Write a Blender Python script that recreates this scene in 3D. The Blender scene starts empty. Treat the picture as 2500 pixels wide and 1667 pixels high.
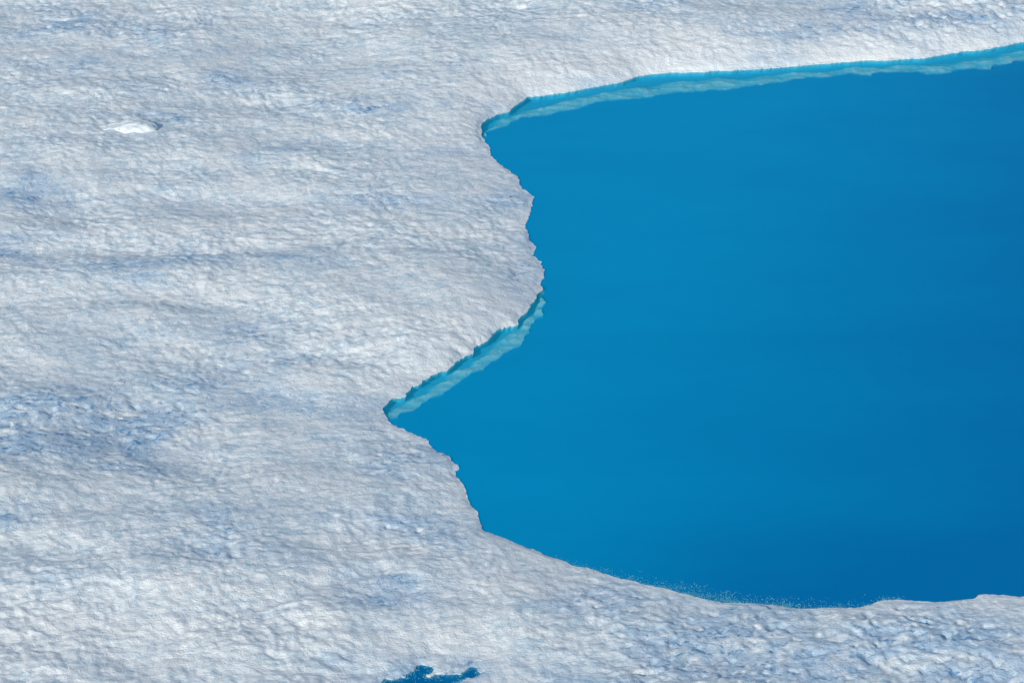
import bpy, math
import numpy as np

S = bpy.context.scene
COL = S.collection

# ------------------------------------------------------------------ camera
PITCH = math.radians(26)
DIST = 150.0
cam_d = bpy.data.cameras.new('camera')
cam = bpy.data.objects.new('camera', cam_d)
COL.objects.link(cam)
cam.location = (0, -DIST * math.cos(PITCH), DIST * math.sin(PITCH))
cam.rotation_euler = (math.pi / 2 - PITCH, 0, 0)
cam_d.sensor_width = 36
cam_d.lens = 135
cam_d.clip_start = 1
cam_d.clip_end = 5000
S.camera = cam

# ------------------------------------------------------------------ light
SUN_EL = math.radians(25)
SUN_AZ = math.radians(214)          # compass bearing of the sun, clockwise from +Y: front left of the camera's view
to_sun = np.array([math.sin(SUN_AZ) * math.cos(SUN_EL), math.cos(SUN_AZ) * math.cos(SUN_EL), math.sin(SUN_EL)])
sd = bpy.data.lights.new('sun', 'SUN')
sd.energy = 3.2
sd.angle = math.radians(0.53)
sd.color = (1.0, 0.96, 0.88)
sun = bpy.data.objects.new('sun', sd)
COL.objects.link(sun)
from mathutils import Vector
sun.rotation_euler = Vector(to_sun).to_track_quat('Z', 'Y').to_euler()
sun.location = (0, 0, 60)

W = bpy.data.worlds.new('World')
S.world = W
W.use_nodes = True
nt = W.node_tree
sky = nt.nodes.new('ShaderNodeTexSky')
sky.sky_type = 'NISHITA'
sky.sun_disc = False
sky.sun_elevation = SUN_EL
sky.sun_rotation = SUN_AZ
sky.altitude = 300
sky.dust_density = 0.1
sky.ozone_density = 0.8
bg = nt.nodes['Background']
bg.inputs['Strength'].default_value = 0.13
nt.links.new(sky.outputs[0], bg.inputs['Color'])

S.view_settings.view_transform = 'Standard'
S.view_settings.look = 'None'
S.view_settings.exposure = -0.08
S.view_settings.gamma = 1.0
S.view_settings.use_curve_mapping = False
S.cycles.use_denoising = True
S.cycles.max_bounces = 8
S.cycles.diffuse_bounces = 4
S.cycles.transparent_max_bounces = 16

# ------------------------------------------------------------------ outlines, in metres on the ice (water level is z = 0)
POOL = [(23.79, 31.68), (22.15, 30.91), (20.24, 30.25), (18.93, 29.64), (17.13, 29.48), (15.91, 29.28), (14.12, 29.03), (12.76, 28.63), (10.44, 28.28), (8.54, 27.98), (7.36, 27.98), (5.85, 27.53), (4.94, 26.79), (3.96, 26.2), (1.84, 25.28), (0.7, 24.94), (0.5, 24.6), (0.24, 24.03), (-0.11, 23.36), (-0.69, 22.98), (-1.05, 22.42), (-1.23, 21.9), (-1.35, 21.39), (-1.35, 20.83), (-1.2, 20.23), (-1.04, 19.46), (-0.87, 18.06), (-0.21, 16.99), (0.26, 15.71), (0.63, 14.41), (0.79, 13.04), (0.7, 11.94), (0.58, 11.07), (0.7, 9.95), (0.96, 8.45), (0.99, 7.73), (1.22, 7.17), (1.33, 6.61), (1.24, 6.14), (1.33, 5.91), (1.24, 5.32), (1.07, 5.17), (1.18, 4.62), (1.03, 4.2), (0.87, 3.59), (0.81, 3.06), (0.37, 2.19), (0.15, 1.48), (-0.1, 1.37), (-0.42, 0.96), (-0.79, 0.41), (-0.96, 0.01), (-1.2, -0.25), (-1.44, -0.54), (-1.54, -1.04), (-1.91, -1.22), (-1.93, -1.69), (-2.54, -2.47), (-2.82, -2.83), (-3.51, -3.39), (-3.63, -3.84), (-3.87, -4.23), (-4.2, -4.78), (-4.58, -4.92), (-4.69, -5.36), (-4.94, -5.84), (-4.72, -6.48), (-4.3, -7.18), (-3.99, -7.45), (-3.77, -7.78), (-3.11, -8.48), (-3.06, -8.81), (-2.32, -9.78), (-1.95, -10.46), (-1.95, -10.72), (-2.06, -10.81), (-1.81, -11.8), (-1.61, -12.8), (-1.25, -13.98), (-1.08, -14.92), (-1.06, -15.34), (0.0, -16.21), (0.92, -16.84), (1.6, -17.39), (2.08, -17.89), (2.58, -17.98), (3.17, -18.36), (3.93, -18.93), (5.11, -19.48), (6.0, -19.85), (7.09, -20.3), (8.58, -20.61), (10.42, -20.89), (11.76, -20.78), (12.15, -20.61), (12.7, -20.3), (13.45, -20.27), (14.19, -20.38), (14.94, -20.38), (15.92, -20.21), (16.06, -19.99), (16.86, -19.93), (17.6, -19.96)]
SHELF_FAR = [(24.8, 30.49), (23.59, 29.93), (22.81, 29.48), (22.06, 29.23), (21.93, 28.88), (21.42, 28.73), (21.1, 28.88), (20.43, 28.78), (19.81, 28.38), (18.93, 28.18), (18.53, 28.48), (16.48, 28.38), (16.3, 28.08), (15.88, 28.18), (15.52, 28.38), (15.01, 28.03), (14.04, 27.83), (12.84, 27.68), (12.34, 27.18), (11.17, 26.99), (9.86, 26.45), (8.46, 26.2), (7.08, 25.86), (5.68, 25.33), (4.81, 25.23), (3.83, 24.9), (3.01, 24.18), (2.29, 23.84), (1.48, 23.32), (0.38, 22.99), (-0.07, 22.33), (-0.54, 21.58), (-0.92, 21.3), (-1.12, 20.7), (-1.29, 20.47)]
SHELF_LOBE = [(1.09, 5.27), (1.24, 4.96), (1.28, 4.27), (1.19, 3.17), (1.02, 2.41), (0.78, 1.67), (0.56, 0.81), (0.19, -0.14), (-0.18, -0.75), (-0.37, -1.29), (-0.95, -1.69), (-1.22, -2.29), (-1.45, -2.47), (-1.76, -3.0), (-2.33, -3.63), (-2.68, -4.22), (-3.22, -4.81), (-3.73, -5.56), (-4.17, -5.9), (-4.43, -6.37), (-4.62, -6.31)]
SMALL = [(-4.08, -25.9), (-3.71, -25.71), (-3.26, -25.61), (-3.23, -25.24), (-3.03, -25.11), (-2.91, -24.87), (-2.79, -24.95), (-2.84, -25.22), (-2.94, -25.35), (-2.84, -25.58), (-2.53, -25.66), (-2.2, -25.48), (-1.98, -25.48), (-1.64, -25.35), (-1.51, -25.11), (-1.33, -24.98), (-1.26, -25.19), (-1.33, -25.37), (-1.64, -25.53), (-1.88, -25.71), (-2.01, -25.9), (-2.22, -26.49), (-3.9, -26.49)]
LAKE_BEYOND = [(17.6, -19.96), (21, -20.3), (26, -21), (36, -20), (48, -10), (54, 8), (52, 28), (42, 38), (32, 35)]
POOL = POOL + LAKE_BEYOND[1:]
SMALL = [(x * 1.04 + 0.08, y + 0.12) for x, y in SMALL]
SHELF_FAR = [(x, y - 0.40 * min(1, max(0, (x + 1.4) / 2.5))) for x, y in SHELF_FAR]
SHELF_LOBE = [(x + 0.02, y - 0.14) for x, y in SHELF_LOBE]
FAR_BACK = [(-2.3, 21.0), (-1.8, 23.5), (0, 25.4), (4, 27.5), (7.5, 29.1), (14, 30.2), (20, 31.5), (25.5, 33.4), (32, 37), (32, 34), (28, 32.2)]
LOBE_BACK = [(-5.6, -5.2), (-4.3, -3.4), (-2.6, -1.0), (-0.7, 1.9), (0.2, 3.5), (0.3, 6.0)]

# ------------------------------------------------------------------ numpy helpers
rng = np.random.default_rng(7)
PERM = rng.permutation(1024)
PERM = np.concatenate([PERM, PERM])
ANG = rng.uniform(0, 2 * np.pi, 1024)
GX, GY = np.cos(ANG).astype(np.float32), np.sin(ANG).astype(np.float32)

def noise(x, y, seed=0):
    """gradient noise, about -1..1"""
    x = x + seed * 17.31; y = y + seed * 9.73
    xi = np.floor(x).astype(np.int64); yi = np.floor(y).astype(np.int64)
    fx = (x - xi).astype(np.float32); fy = (y - yi).astype(np.float32)
    a = (xi + seed * 37) & 1023; b = yi & 1023; a1 = (a + 1) & 1023; b1 = (b + 1) & 1023
    h00 = PERM[PERM[a] + b]; h10 = PERM[PERM[a1] + b]; h01 = PERM[PERM[a] + b1]; h11 = PERM[PERM[a1] + b1]
    u = fx * fx * fx * (fx * (fx * 6 - 15) + 10); v = fy * fy * fy * (fy * (fy * 6 - 15) + 10)
    n00 = GX[h00] * fx + GY[h00] * fy
    n10 = GX[h10] * (fx - 1) + GY[h10] * fy
    n01 = GX[h01] * fx + GY[h01] * (fy - 1)
    n11 = GX[h11] * (fx - 1) + GY[h11] * (fy - 1)
    a = n00 + u * (n10 - n00); b = n01 + u * (n11 - n01)
    return (a + v * (b - a)) * 1.5

def rot(x, y, deg, lx, ly):
    c, s = math.cos(math.radians(deg)), math.sin(math.radians(deg))
    return (x * c + y * s) / lx, (-x * s + y * c) / ly

def smooth(a, b, t):
    t = np.clip((t - a) / (b - a), 0, 1)
    return t * t * (3 - 2 * t)

def sdf_points(px, py, poly):
    """distance to the outline, positive outside"""
    P = np.array(poly, dtype=np.float32)
    Q = np.roll(P, -1, axis=0)
    d2 = np.full(px.shape, 1e9, np.float32)
    ins = np.zeros(px.shape, bool)
    for (ax, ay), (bx, by) in zip(P, Q):
        ex, ey = bx - ax, by - ay
        L = ex * ex + ey * ey + 1e-9
        t = np.clip(((px - ax) * ex + (py - ay) * ey) / L, 0, 1)
        dx = px - ax - t * ex; dy = py - ay - t * ey
        np.minimum(d2, dx * dx + dy * dy, out=d2)
        if ay != by:
            c = (ay > py) != (by > py)
            ins ^= c & (px < (bx - ax) * (py - ay) / (by - ay) + ax)
    d = np.sqrt(d2)
    return np.where(ins, -d, d)

class Field:
    """a distance field sampled on a regular grid, read back by bilinear interpolation"""
    def __init__(self, poly, x0, x1, y0, y1, step):
        self.x0, self.y0, self.st = x0, y0, step
        gx = np.arange(x0, x1, step, dtype=np.float32); gy = np.arange(y0, y1, step, dtype=np.float32)
        X, Y = np.meshgrid(gx, gy)
        self.D = sdf_points(X, Y, poly)
        self.gy_, self.gx_ = np.gradient(self.D, step)
    def _s(self, A, x, y):
        i = np.clip((x - self.x0) / self.st, 0, A.shape[1] - 1.001); j = np.clip((y - self.y0) / self.st, 0, A.shape[0] - 1.001)
        i0 = i.astype(np.int64); j0 = j.astype(np.int64); u = (i - i0); v = (j - j0)
        return (A[j0, i0] * (1 - u) + A[j0, i0 + 1] * u) * (1 - v) + (A[j0 + 1, i0] * (1 - u) + A[j0 + 1, i0 + 1] * u) * v
    def __call__(self, x, y): return self._s(self.D, x, y)
    def normal(self, x, y):
        a, b = self._s(self.gx_, x, y), self._s(self.gy_, x, y)
        l = np.sqrt(a * a + b * b) + 1e-6
        return a / l, b / l

def link(name, verts, faces, mat, smooth_shade=True, parent=None, extra_flat=None):
    me = bpy.data.meshes.new(name)
    verts = np.asarray(verts, np.float32); faces = np.asarray(faces, np.int32)
    k = faces.shape[1]
    me.vertices.add(len(verts)); me.vertices.foreach_set('co', verts.ravel())
    me.loops.add(faces.size); me.loops.foreach_set('vertex_index', faces.ravel())
    me.polygons.add(len(faces))
    me.polygons.foreach_set('loop_start', np.arange(0, faces.size, k, dtype=np.int32))
    if smooth_shade: me.polygons.foreach_set('use_smooth', np.ones(len(faces), bool))
    me.update(calc_edges=True); me.validate()
    me.materials.append(mat)
    o = bpy.data.objects.new(name, me)
    COL.objects.link(o)
    if parent: o.parent = parent
    return o

def tag(o, label, cat, kind=None, group=None):
    o['label'] = label; o['category'] = cat
    if kind: o['kind'] = kind
    if group: o['group'] = group
    return o

def clipped_grid(X, Y, Z, S_, field, mat, name, drop, tuck, extra_z=None):
    """keep the cells where S_ > 0, snap the border to S_ = 0, and turn the border down and back under"""
    ny, nx = X.shape
    pos = S_ > 0
    cell = pos[:-1, :-1] | pos[1:, :-1] | pos[:-1, 1:] | pos[1:, 1:]
    jj, ii = np.nonzero(cell)
    idx = jj * nx + ii
    F = np.stack([idx, idx + 1, idx + nx + 1, idx + nx], 1)
    used = np.unique(F)
    remap = np.full(nx * ny, -1, np.int64); remap[used] = np.arange(len(used))
    vx, vy, vz, vs = X.ravel()[used].copy(), Y.ravel()[used].copy(), Z.ravel()[used].copy(), S_.ravel()[used]
    F = remap[F]
    nxm, nym = field.normal(vx, vy)
    neg = vs < 0
    mv = np.where(neg, np.clip(-vs, 0, 0.12), 0)
    vx += nxm * mv; vy += nym * mv
    # border edges (used by one face only), kept in face direction
    E = np.concatenate([F[:, [0, 1]], F[:, [1, 2]], F[:, [2, 3]], F[:, [3, 0]]])
    key = np.sort(E, 1); key = key[:, 0] * len(used) + key[:, 1]
    u, first, cnt = np.unique(key, return_index=True, return_counts=True)
    B = E[first[cnt == 1]]
    near = vs[B].max(1) < 0.6
    B = B[near]
    bv = np.unique(B)
    r2 = np.full(len(used), -1, np.int64)
    n0 = len(used); r2[bv] = np.arange(len(bv))
    V = np.stack([vx, vy, vz], 1)
    rings = [V[bv]]
    for d, t in zip(drop, tuck):
        q = V[bv].copy()
        q[:, 0] += nxm[bv] * t; q[:, 1] += nym[bv] * t; q[:, 2] -= d
        rings.append(q)
    m = len(bv)
    VV = np.concatenate([V] + rings)
    FF = [F]
    for k in range(len(rings) - 1):
        a = n0 + k * m; b = a + m
        FF.append(np.stack([r2[B[:, 1]] + a, r2[B[:, 0]] + a, r2[B[:, 0]] + b, r2[B[:, 1]] + b], 1))
    return link(name, VV, np.concatenate(FF), mat)

# ------------------------------------------------------------------ materials
def new_mat(name):
    m = bpy.data.materials.new(name); m.use_nodes = True
    n = m.node_tree; n.nodes.clear()
    return m, n.nodes, n.links

def snow_material(name, crust, firn, damp_shade, ice, grain, use_damp_shade=True):
    """coarse white crust over blue grey firn; one attribute tints wet snow and painted shade bluer, with icy flecks"""
    m, N, L = new_mat(name)
    out = N.new('ShaderNodeOutputMaterial'); p = N.new('ShaderNodeBsdfPrincipled')
    tc = N.new('ShaderNodeTexCoord')
    mp = N.new('ShaderNodeMapping'); mp.inputs['Rotation'].default_value = (0, 0, math.radians(-24)); mp.inputs['Scale'].default_value = (0.72, 1.0, 1.0)
    wn = N.new('ShaderNodeTexNoise'); wn.inputs['Scale'].default_value = 1.3; wn.inputs['Detail'].default_value = 3
    L.new(tc.outputs['Object'], wn.inputs['Vector'])
    wa = N.new('ShaderNodeVectorMath'); wa.operation = 'MULTIPLY_ADD'; wa.inputs[1].default_value = (0.5, 0.5, 0)
    L.new(wn.outputs['Color'], wa.inputs[0]); L.new(tc.outputs['Object'], wa.inputs[2]); L.new(wa.outputs[0], mp.inputs['Vector'])
    def nz(scale, detail, rough, off):
        t = N.new('ShaderNodeTexNoise'); t.inputs['Scale'].default_value = scale; t.inputs['Detail'].default_value = detail
        t.inputs['Roughness'].default_value = rough
        a = N.new('ShaderNodeVectorMath'); a.operation = 'ADD'; a.inputs[1].default_value = (off, off * 1.7, 0)
        L.new(mp.outputs[0], a.inputs[0]); L.new(a.outputs[0], t.inputs['Vector'])
        return t.outputs['Fac']
    def ramp(src, a, b):
        r = N.new('ShaderNodeMapRange'); r.interpolation_type = 'SMOOTHSTEP'
        for s, v in (('From Min', a), ('From Max', b)):
            if isinstance(v, float): r.inputs[s].default_value = v
            else: L.new(v, r.inputs[s])
        L.new(src, r.inputs['Value']); return r.outputs['Result']
    def mixc(f, a, b):
        x = N.new('ShaderNodeMix'); x.data_type = 'RGBA'
        L.new(f, x.inputs[0])
        for s, v in ((6, a), (7, b)):
            if isinstance(v, tuple): x.inputs[s].default_value = (*v, 1)
            else: L.new(v, x.inputs[s])
        return x.outputs[2]
    def op(o, a, b):
        x = N.new('ShaderNodeMath'); x.operation = o
        for s, v in ((0, a), (1, b)):
            if isinstance(v, (float, int)): x.inputs[s].default_value = v
            else: L.new(v, x.inputs[s])
        return x.outputs[0]
    at = N.new('ShaderNodeAttribute'); at.attribute_name = 'damp_shade'
    d = at.outputs['Fac']
    # tufts of crust
    tuft = op('ADD', op('MULTIPLY', nz(1.7, 6, .7, 3.1), 0.45), op('MULTIPLY', nz(5.0, 6, .75, 7.7), 0.55))
    fr = N.new('ShaderNodeAttribute'); fr.attribute_name = 'lit_crust'
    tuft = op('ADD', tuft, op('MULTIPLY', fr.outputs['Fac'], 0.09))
    c = mixc(ramp(tuft, .40, .555), firn, crust)
    # broad warm / cool drift of the surface
    c = mixc(op('MULTIPLY', ramp(nz(0.5, 3, .6, 17.3), .42, .66), 0.5), c, tuple(v * k for v, k in zip(crust, (1.02, .985, .95))))
    if use_damp_shade:
        c = mixc(op('MULTIPLY', op('MULTIPLY', d, ramp(nz(1.3, 6, .72, 31.0), .34, .60)), 0.8), c, damp_shade)
        lim = op('SUBTRACT', 0.645, op('MULTIPLY', d, 0.135))
        fl = op('ADD', op('MULTIPLY', nz(3.2, 4, .62, 11.7), 0.65), op('MULTIPLY', nz(9.0, 3, .6, 23.7), 0.35))
        c = mixc(op('MULTIPLY', ramp(fl, lim, op('ADD', lim, 0.12)), 0.8), c, ice)
    L.new(c, p.inputs['Base Color'])
    p.inputs['Roughness'].default_value = 0.65
    p.inputs['Specular IOR Level'].default_value = 0.2
    bm = N.new('ShaderNodeBump'); bm.inputs['Strength'].default_value = grain; bm.inputs['Distance'].default_value = 0.05
    L.new(op('ADD', nz(8, 4, .65, 5.5), op('MULTIPLY', nz(22, 3, .6, 9.5), 0.5)), bm.inputs['Height']); L.new(bm.outputs[0], p.inputs['Normal'])
    L.new(p.outputs[0], out.inputs['Surface'])
    return m

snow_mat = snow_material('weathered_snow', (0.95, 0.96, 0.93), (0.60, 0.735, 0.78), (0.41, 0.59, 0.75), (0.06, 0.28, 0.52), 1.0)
lump_mat = snow_material('clean_snow', (0.90, 0.91, 0.88), (0.60, 0.72, 0.77), (0.5, 0.6, 0.8), (0.3, 0.5, 0.7), 0.5, False)
ice_mat = snow_material('submerged_ice', (0.88, 0.90, 0.90), (0.70, 0.80, 0.84), (0.5, 0.6, 0.8), (0.3, 0.5, 0.7), 0.5, False)

def bed_material():
    m, N, L = new_mat('bed_ice')
    out = N.new('ShaderNodeOutputMaterial'); p = N.new('ShaderNodeBsdfDiffuse')
    t = N.new('ShaderNodeTexNoise'); t.inputs['Scale'].default_value = 0.12; t.inputs['Detail'].default_value = 3
    tc = N.new('ShaderNodeTexCoord'); L.new(tc.outputs['Object'], t.inputs['Vector'])
    r = N.new('ShaderNodeMix'); r.data_type = 'RGBA'; L.new(t.outputs['Fac'], r.inputs[0])
    r.inputs[6].default_value = (0.86, 0.86, 0.87, 1); r.inputs[7].default_value = (0.92, 0.92, 0.92, 1)
    L.new(r.outputs[2], p.inputs['Color']); L.new(p.outputs[0], out.inputs['Surface'])
    return m
bed_mat = bed_material()

def water_material(absorb, shallow_col, clear_col, deep_col):
    """still meltwater: it absorbs red, and the deeper the column the more of the light is scattered back by the water itself"""
    m, N, L = new_mat('melt_water')
    out = N.new('ShaderNodeOutputMaterial')
    tr = N.new('ShaderNodeBsdfTransparent'); df = N.new('ShaderNodeBsdfDiffuse'); gl = N.new('ShaderNodeBsdfGlossy')
    at = N.new('ShaderNodeAttribute'); at.attribute_name = 'turbid'
    ad = N.new('ShaderNodeAttribute'); ad.attribute_name = 'deep'
    cr = N.new('ShaderNodeValToRGB'); L.new(ad.outputs['Fac'], cr.inputs[0])
    e = cr.color_ramp.elements; e[0].position = 0.0; e[0].color = (*shallow_col, 1); e[1].position = 1.0; e[1].color = (*deep_col, 1)
    k = e.new(0.2); k.color = (*clear_col, 1)
    L.new(cr.outputs[0], df.inputs['Color'])
    gl.inputs['Roughness'].default_value = 0.08
    a = N.new('ShaderNodeMixShader'); L.new(at.outputs['Fac'], a.inputs[0])
    L.new(tr.outputs[0], a.inputs[1]); L.new(df.outputs[0], a.inputs[2])
    fr = N.new('ShaderNodeFresnel'); fr.inputs['IOR'].default_value = 1.08
    b = N.new('ShaderNodeMixShader'); L.new(fr.outputs[0], b.inputs[0]); L.new(a.outputs[0], b.inputs[1]); L.new(gl.outputs[0], b.inputs[2])
    L.new(b.outputs[0], out.inputs['Surface'])
    D = max(absorb) * 1.0001                                     # absorption per metre for red, green, blue
    va = N.new('ShaderNodeVolumeAbsorption'); va.inputs['Density'].default_value = D
    va.inputs['Color'].default_value = (1 - absorb[0] / D, 1 - absorb[1] / D, 1 - absorb[2] / D, 1)
    L.new(va.outputs[0], out.inputs['Volume'])
    return m
water_mat = water_material((3.4, 0.55, 0.05), (0.0, 0.70, 0.84), (0.0, 0.405, 0.73), (0.0, 0.24, 0.545))

# ------------------------------------------------------------------ distance fields
pool_f = Field(POOL, -34, 62, -36, 46, 0.12)
small_f = Field(SMALL, -9, 4, -32, -20, 0.06)

def jag(x, y):
    n = 0.20 * noise(x / 1.1, y / 1.1, 41) + 0.10 * (np.abs(noise(x / 0.45, y / 0.6, 42)) - .25) + 0.05 * noise(x / 0.2, y / 0.24, 43)
    return n * (0.6 + 0.6 * smooth(-14, -6, y)) * (1 - 0.55 * smooth(17, 23, y)) * (1 - 0.75 * gauss(x, y, -4.7, -6, 0.9, 0.9))

def polyline_d(x, y, pts):
    d = np.full(x.shape, 1e9, np.float32); side = np.zeros(x.shape, np.float32)
    for (ax, ay), (bx, by) in zip(pts[:-1], pts[1:]):
        ex, ey = bx - ax, by - ay; L = ex * ex + ey * ey
        t = np.clip(((x - ax) * ex + (y - ay) * ey) / L, 0, 1)
        dd = np.hypot(x - ax - t * ex, y - ay - t * ey)
        sg = np.sign(ex * (y - ay) - ey * (x - ax))
        m = dd < d; d = np.where(m, dd, d); side = np.where(m, sg, side)
    return d, side

def gauss(x, y, cx, cy, sx, sy, deg=0):
    u, v = rot(x - cx, y - cy, deg, sx, sy)
    return np.exp(-(u * u + v * v))

def land_base(x, y, s):
    """banks and the broad swells of the ice"""
    k = np.clip(smooth(18.5, 23.5, y) * smooth(-9, 1, x) + gauss(x, y, -1.5, 0.5, 4.2, 4.2), 0, 1)                                    # the banks that face the near side are steep, the others low
    sm = np.maximum(s, 0)
    h = 0.055 + (0.34 + 0.35 * k) * (1 - np.exp(-sm / 3.2)) + 0.28 * k * (1 - np.exp(-sm / 0.9)) * (1 - 0.4 * smooth(3, 8, s))
    f = smooth(0.3, 5, s)
    h += f * (0.34 * noise(x / 11, y / 7, 1) + 0.14 * noise(x / 4.5, y / 2.6, 2))
    d, sd_ = polyline_d(x, y + 0.4 * noise(x / 2.5, y / 2.5, 5), [(-40, 7.3), (-21.9, 7.4), (-18.4, 7.5), (-14.5, 7.7), (-11.5, 7.8), (-8.2, 8.5), (-5.5, 9.2)])
    h += np.exp(-(d / 0.8) ** 2) * -0.16 * smooth(-5, -9, x)
    d, _ = polyline_d(x, y + 0.3 * noise(x / 1.5, y / 1.5, 6), [(-8.6, -21.6), (-7.96, -21), (-6.9, -20.1), (-5.5, -19.1), (-4.6, -18.7)])
    h += np.exp(-(d / 0.35) ** 2) * -0.12
    h += 0.55 * gauss(x, y, -18.5, -12.5, 5, 3.0, 35) - 0.35 * gauss(x, y, -13.0, -8.5, 5, 3, 35)
    h += 0.5 * gauss(x, y, -13, -20, 7, 3.2, 10)
    return h

def damp_shade_map(x, y):  # wet zones, plus shade painted on slopes turned away from the sun
    return smooth(-0.1, 0.75, 0.75 * noise(x / 5.5, y / 3.2, 17) + 0.25 * noise(x / 1.8, y / 1.2, 18) + 0.75 * smooth(-18.5, -24.5, y) * smooth(-2, 10, x)
                  + 0.4 * smooth(29, 33, y) * smooth(6, 15, x) + 0.75 * gauss(x, y, -16, -8.8, 8, 3.6, 20) + 0.15 * gauss(x, y, -19, 28, 6, 4, 20) + 0.5 * gauss(x, y, -13, 6.2, 6, 0.9, 4)
                  + 0.4 * gauss(x, y, 3, -21, 5, 2, 0) - 0.5 * gauss(x, y, -13, -23, 7, 3, 0) - 0.3 * gauss(x, y, -8, 3, 5, 3, 0))

def land_height(X, Y, S_):
    lim = 45.0
    near = (np.abs(X) < lim) & (np.abs(Y) < lim)
    H = np.full(X.shape, 0.0, np.float32); M = H.copy()
    x, y, s = X[near], Y[near], S_[near]
    h = land_base(x, y, s)
    w = noise(x / 2.2, y / 2.2, 11); w2 = noise(x / 2.2, y / 2.2, 12)
    wx = x + 0.30 * w; wy = y + 0.30 * w2
    # the crust's grain runs almost across the view on the left and slants on the right
    slant = np.clip(smooth(-6, 10, x + 0.25 * (y + 10) * -1 + 3 * noise(x / 9, y / 9, 15)), 0, 1)
    def layer(l, asp, seed, billow):
        out = 0
        for deg, wt in ((14, 1 - slant), (42, slant)):
            u, v = rot(wx, wy, deg, l * asp, l)
            n = noise(u, v, seed)
            if billow: n = 0.42 - np.sqrt(n * n + 0.012)
            out = out + wt * n
        return out
    rough = 0.75 + 0.5 * noise(x / 5, y / 5, 16) + 0.35 * smooth(-12, -24, y) + 0.25 * smooth(25, 34, y) * smooth(0, 10, x)
    rough = np.clip(rough, 0.35, 1.6)
    m = 0.10 * layer(2.3, 1.3, 21, False) + 0.052 * layer(1.0, 1.2, 22, False) + 0.046 * layer(0.46, 1.15, 26, False)
    m += 0.030 * layer(0.25, 1.1, 24, False) + 0.006 * layer(0.17, 1.0, 25, False)
    # melt holes: short steep sided hollows, thicker in some stretches
    zone = 0.25 + damp_shade_map(x, y)
    m -= zone * (0.08 * smooth(0.30, 0.8, layer(0.55, 1.4, 27, False)) + 0.06 * smooth(0.30, 0.75, layer(0.32, 1.3, 28, False)))
    H[near] = h
    M[near] = m * rough * (0.6 + 0.4 * smooth(0.0, 1.2, s))
    far = ~near
    xf, yf = X[far], Y[far]
    H[far] = 0.9 + 0.8 * noise(xf / 60, yf / 60, 31) + 0.25 * noise(xf / 15, yf / 15, 32)
    return H, M

# ------------------------------------------------------------------ the snowfield: one sheet, finely divided where the camera looks
def axis(a, b, step, reach):
    core = np.arange(a, b, step)
    out, p, st = [], b, step
    while p < reach: out.append(p); st *= 1.25; p += st
    lo, p, st = [], a - step, step
    while p > -reach: lo.append(p); st *= 1.25; p -= st
    return np.concatenate([lo[::-1], core, out]).astype(np.float32)
AX = axis(-26.5, 26.5, 0.048, 900); AY = axis(-28, 40, 0.075, 900)
X, Y = np.meshgrid(AX, AY)
sp = pool_f(X, Y); ss = small_f(X, Y)
ss_ = ss + 0.10 * noise(X / 0.5, Y / 0.5, 51) + 0.10 * noise(X / 0.2, Y / 0.2, 52)
outside = (np.abs(X) > 61) | (np.abs(Y) > 35.9) & (X > 60)
sj = sp + jag(X, Y)
edge = np.minimum(sj, ss_ - 0.16)
edge = np.where((X < -8) & (sp > 3), sp, edge)
Z, M = land_height(X, Y, np.minimum(sp, 50))
pit = smooth(4.5, 0.0, ss)
Z = Z * (1 - pit) + 0.10 * pit + M * (1 - 0.3 * smooth(1.0, 0.0, ss))
Z = np.maximum(Z, 0.04)
# round the lip
lipk = 0.25 + 0.75 * smooth(0, 0.25, edge)
lipk = lipk + (0.5 + 0.5 * smooth(0, 0.2, edge) - lipk) * smooth(18.5, 23.5, Y) * smooth(-4, 1, X)
Z = 0.02 + (Z - 0.02) * lipk
class Both:
    def normal(self, x, y):
        a = pool_f.normal(x, y); b = small_f.normal(x, y); k = small_f(x, y) < 1.0
        return np.where(k, b[0], a[0]), np.where(k, b[1], a[1])
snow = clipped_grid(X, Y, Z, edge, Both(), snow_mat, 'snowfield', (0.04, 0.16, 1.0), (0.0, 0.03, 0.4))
def set_attr(o, name, f):
    me = o.data; co = np.empty(len(me.vertices) * 3, np.float32); me.vertices.foreach_get('co', co)
    a = me.attributes.new(name, 'FLOAT', 'POINT'); a.data.foreach_set('value', f(co[0::3], co[1::3]).astype(np.float32))
def damp_shade_all(x, y):
    d = np.zeros(len(x), np.float32); k = (np.abs(x) < 45) & (np.abs(y) < 45)
    d[k] = np.maximum(damp_shade_map(x[k], y[k]), 0.9 * smooth(1.1, 0.1, small_f(x[k], y[k])))
    return d
set_attr(snow, 'damp_shade', damp_shade_all)
def lit_crust_all(x, y):                                             # sunlit brightness painted as whiter crust on the pool rim, furrow and swell
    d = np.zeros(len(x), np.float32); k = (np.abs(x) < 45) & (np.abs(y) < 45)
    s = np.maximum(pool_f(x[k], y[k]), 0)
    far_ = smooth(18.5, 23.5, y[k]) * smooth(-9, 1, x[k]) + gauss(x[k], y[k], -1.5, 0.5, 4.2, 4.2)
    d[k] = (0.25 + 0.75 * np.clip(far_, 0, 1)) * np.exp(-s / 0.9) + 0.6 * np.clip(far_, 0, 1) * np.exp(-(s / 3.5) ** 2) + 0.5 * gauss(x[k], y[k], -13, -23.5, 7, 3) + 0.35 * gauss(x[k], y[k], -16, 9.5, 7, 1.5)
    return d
set_attr(snow, 'lit_crust', lit_crust_all)
tag(snow, 'pitted white snow and ice surface surrounding the blue meltwater pool', 'snowfield', 'structure')

def ground_z(x, y):
    x = np.atleast_1d(np.float32(x)); y = np.atleast_1d(np.float32(y))
    i = np.clip(np.searchsorted(AX, x), 0, len(AX) - 1); j = np.clip(np.searchsorted(AY, y), 0, len(AY) - 1)
    return Z[j, i]

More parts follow.
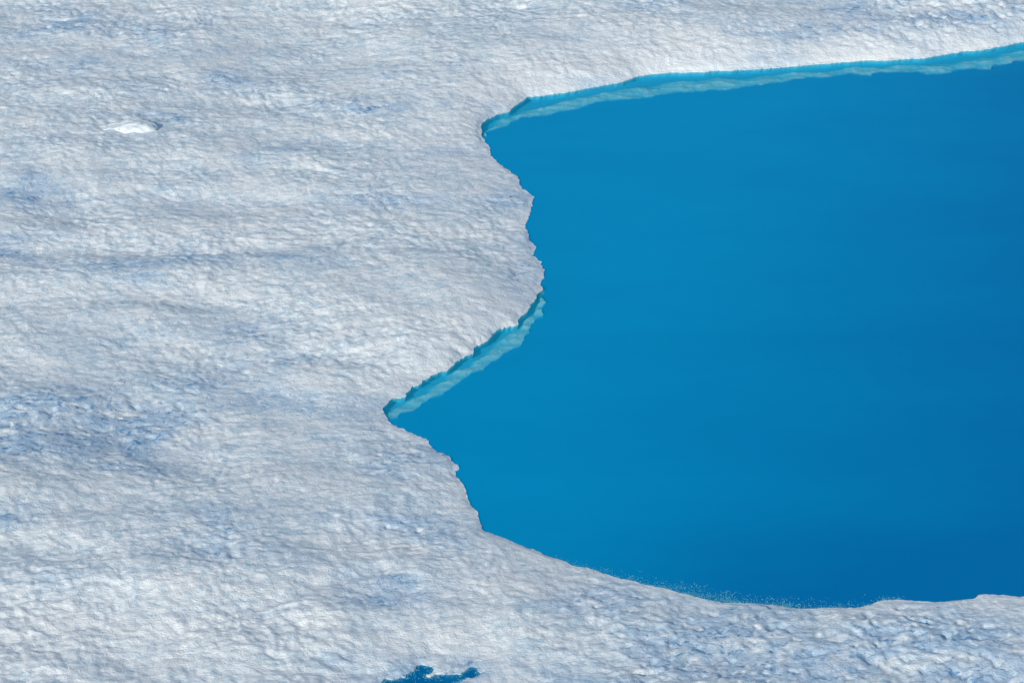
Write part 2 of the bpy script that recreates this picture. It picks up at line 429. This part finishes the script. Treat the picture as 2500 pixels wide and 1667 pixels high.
# ------------------------------------------------------------------ pool bed
gx = np.arange(-8, 60, 0.3, dtype=np.float32); gy = np.arange(-26, 42, 0.3, dtype=np.float32)
BX, BY = np.meshgrid(gx, gy)
bs = pool_f(BX, BY)
depth = 1.0 + 0.20 * smooth(4, 24, BX + 0.25 * (8 - BY)) + 0.10 * smooth(-8, -20, BY) + 0.04 * noise(BX / 8, BY / 4, 61) + 0.02 * noise(BX / 2.5, BY / 1.5, 62)
BZ = -depth
jj, ii = np.nonzero(np.ones((len(gy) - 1, len(gx) - 1), bool))
idx = jj * len(gx) + ii
bed = link('pool_bed', np.stack([BX.ravel(), BY.ravel(), BZ.ravel()], 1), np.stack([idx, idx + 1, idx + len(gx) + 1, idx + len(gx)], 1), bed_mat)
tag(bed, 'smooth ice bed seen through the deep blue water of the large pool', 'pool bed', 'structure')

gx = np.arange(-6, 1, 0.2, dtype=np.float32); gy = np.arange(-29.5, -23.5, 0.2, dtype=np.float32)
BX, BY = np.meshgrid(gx, gy)
idx = (np.arange(len(gy) - 1)[:, None] * len(gx) + np.arange(len(gx) - 1)[None]).ravel()
bed2 = link('puddle_bed', np.stack([BX.ravel(), BY.ravel(), (-1.2 + 0.1 * noise(BX, BY, 63)).ravel()], 1), np.stack([idx, idx + 1, idx + len(gx) + 1, idx + len(gx)], 1), bed_mat)
tag(bed2, 'ice bed under the small ragged puddle at the near edge', 'pool bed', 'structure')

# ------------------------------------------------------------------ submerged shelves
def shelf_edge(f, X, Y):
    return -f(X, Y) + 0.16 * noise(X / 0.7, Y / 0.9, 71) + 0.10 * noise(X / 0.25, Y / 0.3, 72)

SHELVES = []
def shelf(name, outer, back, label):
    poly = outer + back
    P = np.array(poly); x0, y0 = P.min(0) - 0.5; x1, y1 = P.max(0) + 0.5
    f = Field(poly, x0, x1, y0, y1, 0.06)
    X, Y = np.meshgrid(np.arange(x0, x1, 0.05, dtype=np.float32), np.arange(y0, y1, 0.08, dtype=np.float32))
    inside = -f(X, Y)
    sp = pool_f(X, Y)
    dl, _ = polyline_d(X, Y, outer)
    q = np.clip(-sp / (-sp + dl + 1e-3), 0, 1)
    e = shelf_edge(f, X, Y)
    rise = smooth(0.20, 0.52, q + 0.24 * noise(X / 1.6, Y / 0.9, 73))
    z = -0.21 + 0.135 * rise + rise * (0.05 * noise(X / 0.9, Y / 0.45, 74) + 0.04 * (np.abs(noise(X / 0.4, Y / 0.3, 75)) - .3) + 0.015 * noise(X / 0.12, Y / 0.12, 76))
    z = np.clip(z, -0.3, -0.03)
    o = clipped_grid(X, Y, z, e, type('N', (), {'normal': staticmethod(lambda a, b: tuple(-k for k in f.normal(a, b)))}), ice_mat, name, (0.03, 0.18, 0.6), (0.02, 0.34, 0.6))
    SHELVES.append((f, outer))
    tag(o, label, 'ice shelf', None, 'submerged ice shelves')
    return o
shelf('ice_shelf', SHELF_FAR, FAR_BACK, 'long pale turquoise ice shelf under water along the far bank')
shelf('ice_shelf', SHELF_LOBE, LOBE_BACK, 'short turquoise ice shelf under water below the rounded snow lobe')

# ------------------------------------------------------------------ water
def water_body(name, gx, gy, z0, label, turbid, deep):
    nx, ny = len(gx), len(gy)
    X, Y = np.meshgrid(gx, gy)
    t = turbid(X, Y); d = deep(X, Y)
    top = np.stack([X.ravel(), Y.ravel(), np.zeros(nx * ny, np.float32)], 1)
    ring = np.concatenate([np.arange(nx), np.arange(1, ny) * nx + nx - 1, (ny - 1) * nx + np.arange(nx - 2, -1, -1), np.arange(ny - 2, 0, -1) * nx])
    low = top[ring].copy(); low[:, 2] = z0
    idx = (np.arange(ny - 1)[:, None] * nx + np.arange(nx - 1)[None]).ravel()
    Q = np.stack([idx, idx + 1, idx + nx + 1, idx + nx], 1)
    n = nx * ny; k = len(ring); r = np.arange(k); r1 = (r + 1) % k
    Q = np.concatenate([Q, np.stack([ring[r1], ring[r], n + r, n + r1], 1)])
    loops = np.concatenate([Q.ravel(), n + r[::-1]]).astype(np.int32)
    starts = np.concatenate([np.arange(len(Q)) * 4, [len(Q) * 4]]).astype(np.int32)
    me = bpy.data.meshes.new(name)
    co = np.concatenate([top, low]).astype(np.float32)
    me.vertices.add(len(co)); me.vertices.foreach_set('co', co.ravel())
    me.loops.add(len(loops)); me.loops.foreach_set('vertex_index', loops)
    me.polygons.add(len(starts)); me.polygons.foreach_set('loop_start', starts)
    me.update(calc_edges=True); me.validate()
    for nm, v in (('turbid', t), ('deep', d)):
        at = me.attributes.new(nm, 'FLOAT', 'POINT')
        at.data.foreach_set('value', np.concatenate([v.ravel(), np.zeros(k)]).astype(np.float32))
    me.materials.append(water_mat)
    o = bpy.data.objects.new(name, me); COL.objects.link(o)
    return tag(o, label, 'water', 'structure')

def lake_turbid(X, Y):
    t = np.full(X.shape, 0.86, np.float32)
    for f, outer in SHELVES:
        e = np.where((X < outer[0][0] + 3), shelf_edge(f, X, Y), -1)
        t = t + (0.23 - t) * smooth(-0.10, 0.06, e)
    return t
def lake_deep(X, Y):
    g = smooth(2, 26, X + 0.30 * (4 - Y)) * 0.85 + 0.35 * smooth(-13, -20.5, Y) * smooth(0, 9, X)
    g = g + 0.10 * noise(X / 9, Y / 4, 61) + 0.05 * noise(X / 3.5, Y / 1.2, 62) + 0.02 * noise(X / 1.5, Y / 0.5, 64)
    g = 0.2 + 0.8 * np.clip(g + 0.04, 0, 1.0)
    for f, outer in SHELVES:
        e = np.where((X < outer[0][0] + 3), shelf_edge(f, X, Y), -1)
        g = g * (1 - smooth(-0.10, 0.06, e))
    return g
wx = np.concatenate([np.arange(-7, 26, 0.08), np.arange(26, 58.1, 1.0)]).astype(np.float32)
water_body('water', wx, np.arange(-21.9, 41, 0.11, dtype=np.float32), -2.4, 'still deep blue meltwater filling the large pool', lake_turbid, lake_deep)
water_body('water', np.linspace(-5.6, 0.5, 12, dtype=np.float32), np.linspace(-29, -24, 12, dtype=np.float32), -2.4, 'small ragged dark blue puddle in the snow at the near edge',
           lambda X, Y: np.full(X.shape, 0.7), lambda X, Y: np.full(X.shape, 1.2))

# ------------------------------------------------------------------ snow lumps
def lump(x, y, L, Wd, h, rz, lean, seed, label, name='snow_lump'):
    nu, nv = 64, 22
    V, F = [], []
    for j in range(nv):
        q = j / (nv - 1)
        for i in range(nu):
            a = 2 * math.pi * i / nu
            r = math.sin(q * math.pi / 2) ** 0.8
            V.append((math.cos(a) * r, math.sin(a) * r, math.cos(q * math.pi / 2)))
    V = np.array(V, np.float32)
    u, v, w = V[:, 0].copy(), V[:, 1].copy(), V[:, 2].copy()
    n = noise(u * 1.7 + seed, v * 1.7, 81) * 0.28 + noise(u * 4 + seed, v * 4, 82) * 0.14 + noise(u * 9 + seed, v * 9, 83) * 0.05
    ramp_ = 0.5 + 0.5 * u                                        # long tail on the left, blunt end on the right
    hh = w * (1 - lean + lean * 1.5 * ramp_ ** 0.9) * (1 + 1.2 * n)
    px = u * (1 + 0.5 * n) * L; py = v * (1 + 0.6 * n) * Wd; pz = hh * h
    c, s = math.cos(rz), math.sin(rz)
    ring = (np.arange(nv - 1)[:, None] * nu + np.arange(nu)[None]).ravel()
    nxt = (np.arange(nv - 1)[:, None] * nu + (np.arange(nu)[None] + 1) % nu).ravel()
    F = np.stack([ring, ring + nu, nxt + nu, nxt], 1)
    gz = float(0.02 + np.percentile(ground_z(x + (px * c - py * s)[-nu:], y + (px * s + py * c)[-nu:]), 70))
    V = np.stack([px * c - py * s, px * s + py * c, pz - 0.10 * (1 - w)], 1)
    o = link(name, V, F, lump_mat)
    o.location = (x, y, gz)
    return tag(o, label, 'snow lump')

lump(-16.75, 20.2, 1.25, 0.60, 0.26, 0.06, 0.85, 1.3, 'raised bright white snow block with a blunt shadowed end, alone on the snowfield', 'snow_block')

# ------------------------------------------------------------------ floating slush and loose crystals
def chips(name, pts, size, mat, label, cat):
    n = len(pts)
    base = np.array([(1, 0, 0), (-1, 0, 0), (0, 1, 0), (0, -1, 0), (0, 0, 1), (0, 0, -1)], np.float32)
    fc = np.array([(0, 2, 4), (2, 1, 4), (1, 3, 4), (3, 0, 4), (2, 0, 5), (1, 2, 5), (3, 1, 5), (0, 3, 5)], np.int32)
    V = base[None] * rng.uniform(0.5, 1.3, (n, 6, 1)) * rng.uniform(0.6, 1.2, (n, 1, 3)) * size[:, None, None]
    a = rng.uniform(0, 6.28, n); b = rng.uniform(-.6, .6, n)
    x = V[..., 0] * np.cos(a)[:, None] - V[..., 1] * np.sin(a)[:, None]; y = V[..., 0] * np.sin(a)[:, None] + V[..., 1] * np.cos(a)[:, None]
    z = V[..., 2]
    y, z = y * np.cos(b)[:, None] - z * np.sin(b)[:, None], y * np.sin(b)[:, None] + z * np.cos(b)[:, None]
    P = np.stack([x + pts[:, 0:1], y + pts[:, 1:2], z + pts[:, 2:3]], 2).reshape(-1, 3)
    F = (fc[None] + (np.arange(n) * 6)[:, None, None]).reshape(-1, 3)
    return tag(link(name, P, F, mat, False), label, cat, 'stuff')

def plain(name, col, rough):
    m, N, L = new_mat(name)
    out = N.new('ShaderNodeOutputMaterial'); p = N.new('ShaderNodeBsdfPrincipled')
    tn = N.new('ShaderNodeTexNoise'); tn.inputs['Scale'].default_value = 3.0
    tc = N.new('ShaderNodeTexCoord'); L.new(tc.outputs['Object'], tn.inputs['Vector'])
    x = N.new('ShaderNodeMix'); x.data_type = 'RGBA'; L.new(tn.outputs['Fac'], x.inputs[0])
    x.inputs[6].default_value = (*[v * 0.75 for v in col], 1); x.inputs[7].default_value = (*col, 1)
    L.new(x.outputs[2], p.inputs['Base Color']); p.inputs['Roughness'].default_value = rough
    L.new(p.outputs[0], out.inputs['Surface'])
    return m
N_ = 260000
sx = rng.uniform(1.5, 13.5, N_); sy = rng.uniform(-21.2, -16.0, N_)
s_ = (pool_f(sx, sy) + jag(sx, sy))
wdt = 0.09 + 0.19 * np.exp(-((sx - 6.6) / 2.6) ** 2) + 0.12 * np.exp(-((sx - 10.0) / 1.2) ** 2)
clump = 0.35 + 0.9 * smooth(-0.2, 0.5, noise(sx / 0.9, sy / 0.5, 91))
keep = (s_ < 0.05) & (rng.uniform(0, 1, N_) < 0.6 * clump * np.exp(s_ / wdt)) & (s_ > -0.85)
pts = np.stack([sx[keep], sy[keep], rng.uniform(-0.008, 0.012, keep.sum())], 1)
qx = rng.uniform(-4.6, -0.8, 30000); qy = rng.uniform(-26.6, -24.4, 30000)
q_ = small_f(qx, qy) + 0.10 * noise(qx / 0.5, qy / 0.5, 51) + 0.10 * noise(qx / 0.2, qy / 0.2, 52) - 0.16
keep = (q_ < 0.04) & (rng.uniform(0, 1, 30000) < 0.9 * np.exp(q_ / 0.06))
pts = np.concatenate([pts, np.stack([qx[keep], qy[keep], rng.uniform(-0.008, 0.012, keep.sum())], 1)])
chips('slush', pts, 0.008 + 0.026 * rng.uniform(0, 1, len(pts)) ** 2.5, plain('wet_ice', (0.12, 0.52, 0.66), 0.3), 'loose ice crumbs and slush floating along the near shore of the pool and round the puddle', 'slush')
N_ = 900
cx = rng.uniform(-24, 24, N_); cy = rng.uniform(-26, 37, N_)
keep = (pool_f(cx, cy) > 0.3) & (small_f(cx, cy) > 0.3) & (rng.uniform(0, 1, N_) < 0.12 + 0.5 * (cy < -17))
pts = np.stack([cx[keep], cy[keep], ground_z(cx[keep], cy[keep]) + 0.015], 1)
chips('ice_crystals', pts, rng.uniform(0.015, 0.03, len(pts)), plain('bright_ice', (0.95, 0.96, 0.97), 0.15), 'tiny glinting white ice crystals scattered over the snow', 'ice crystals')
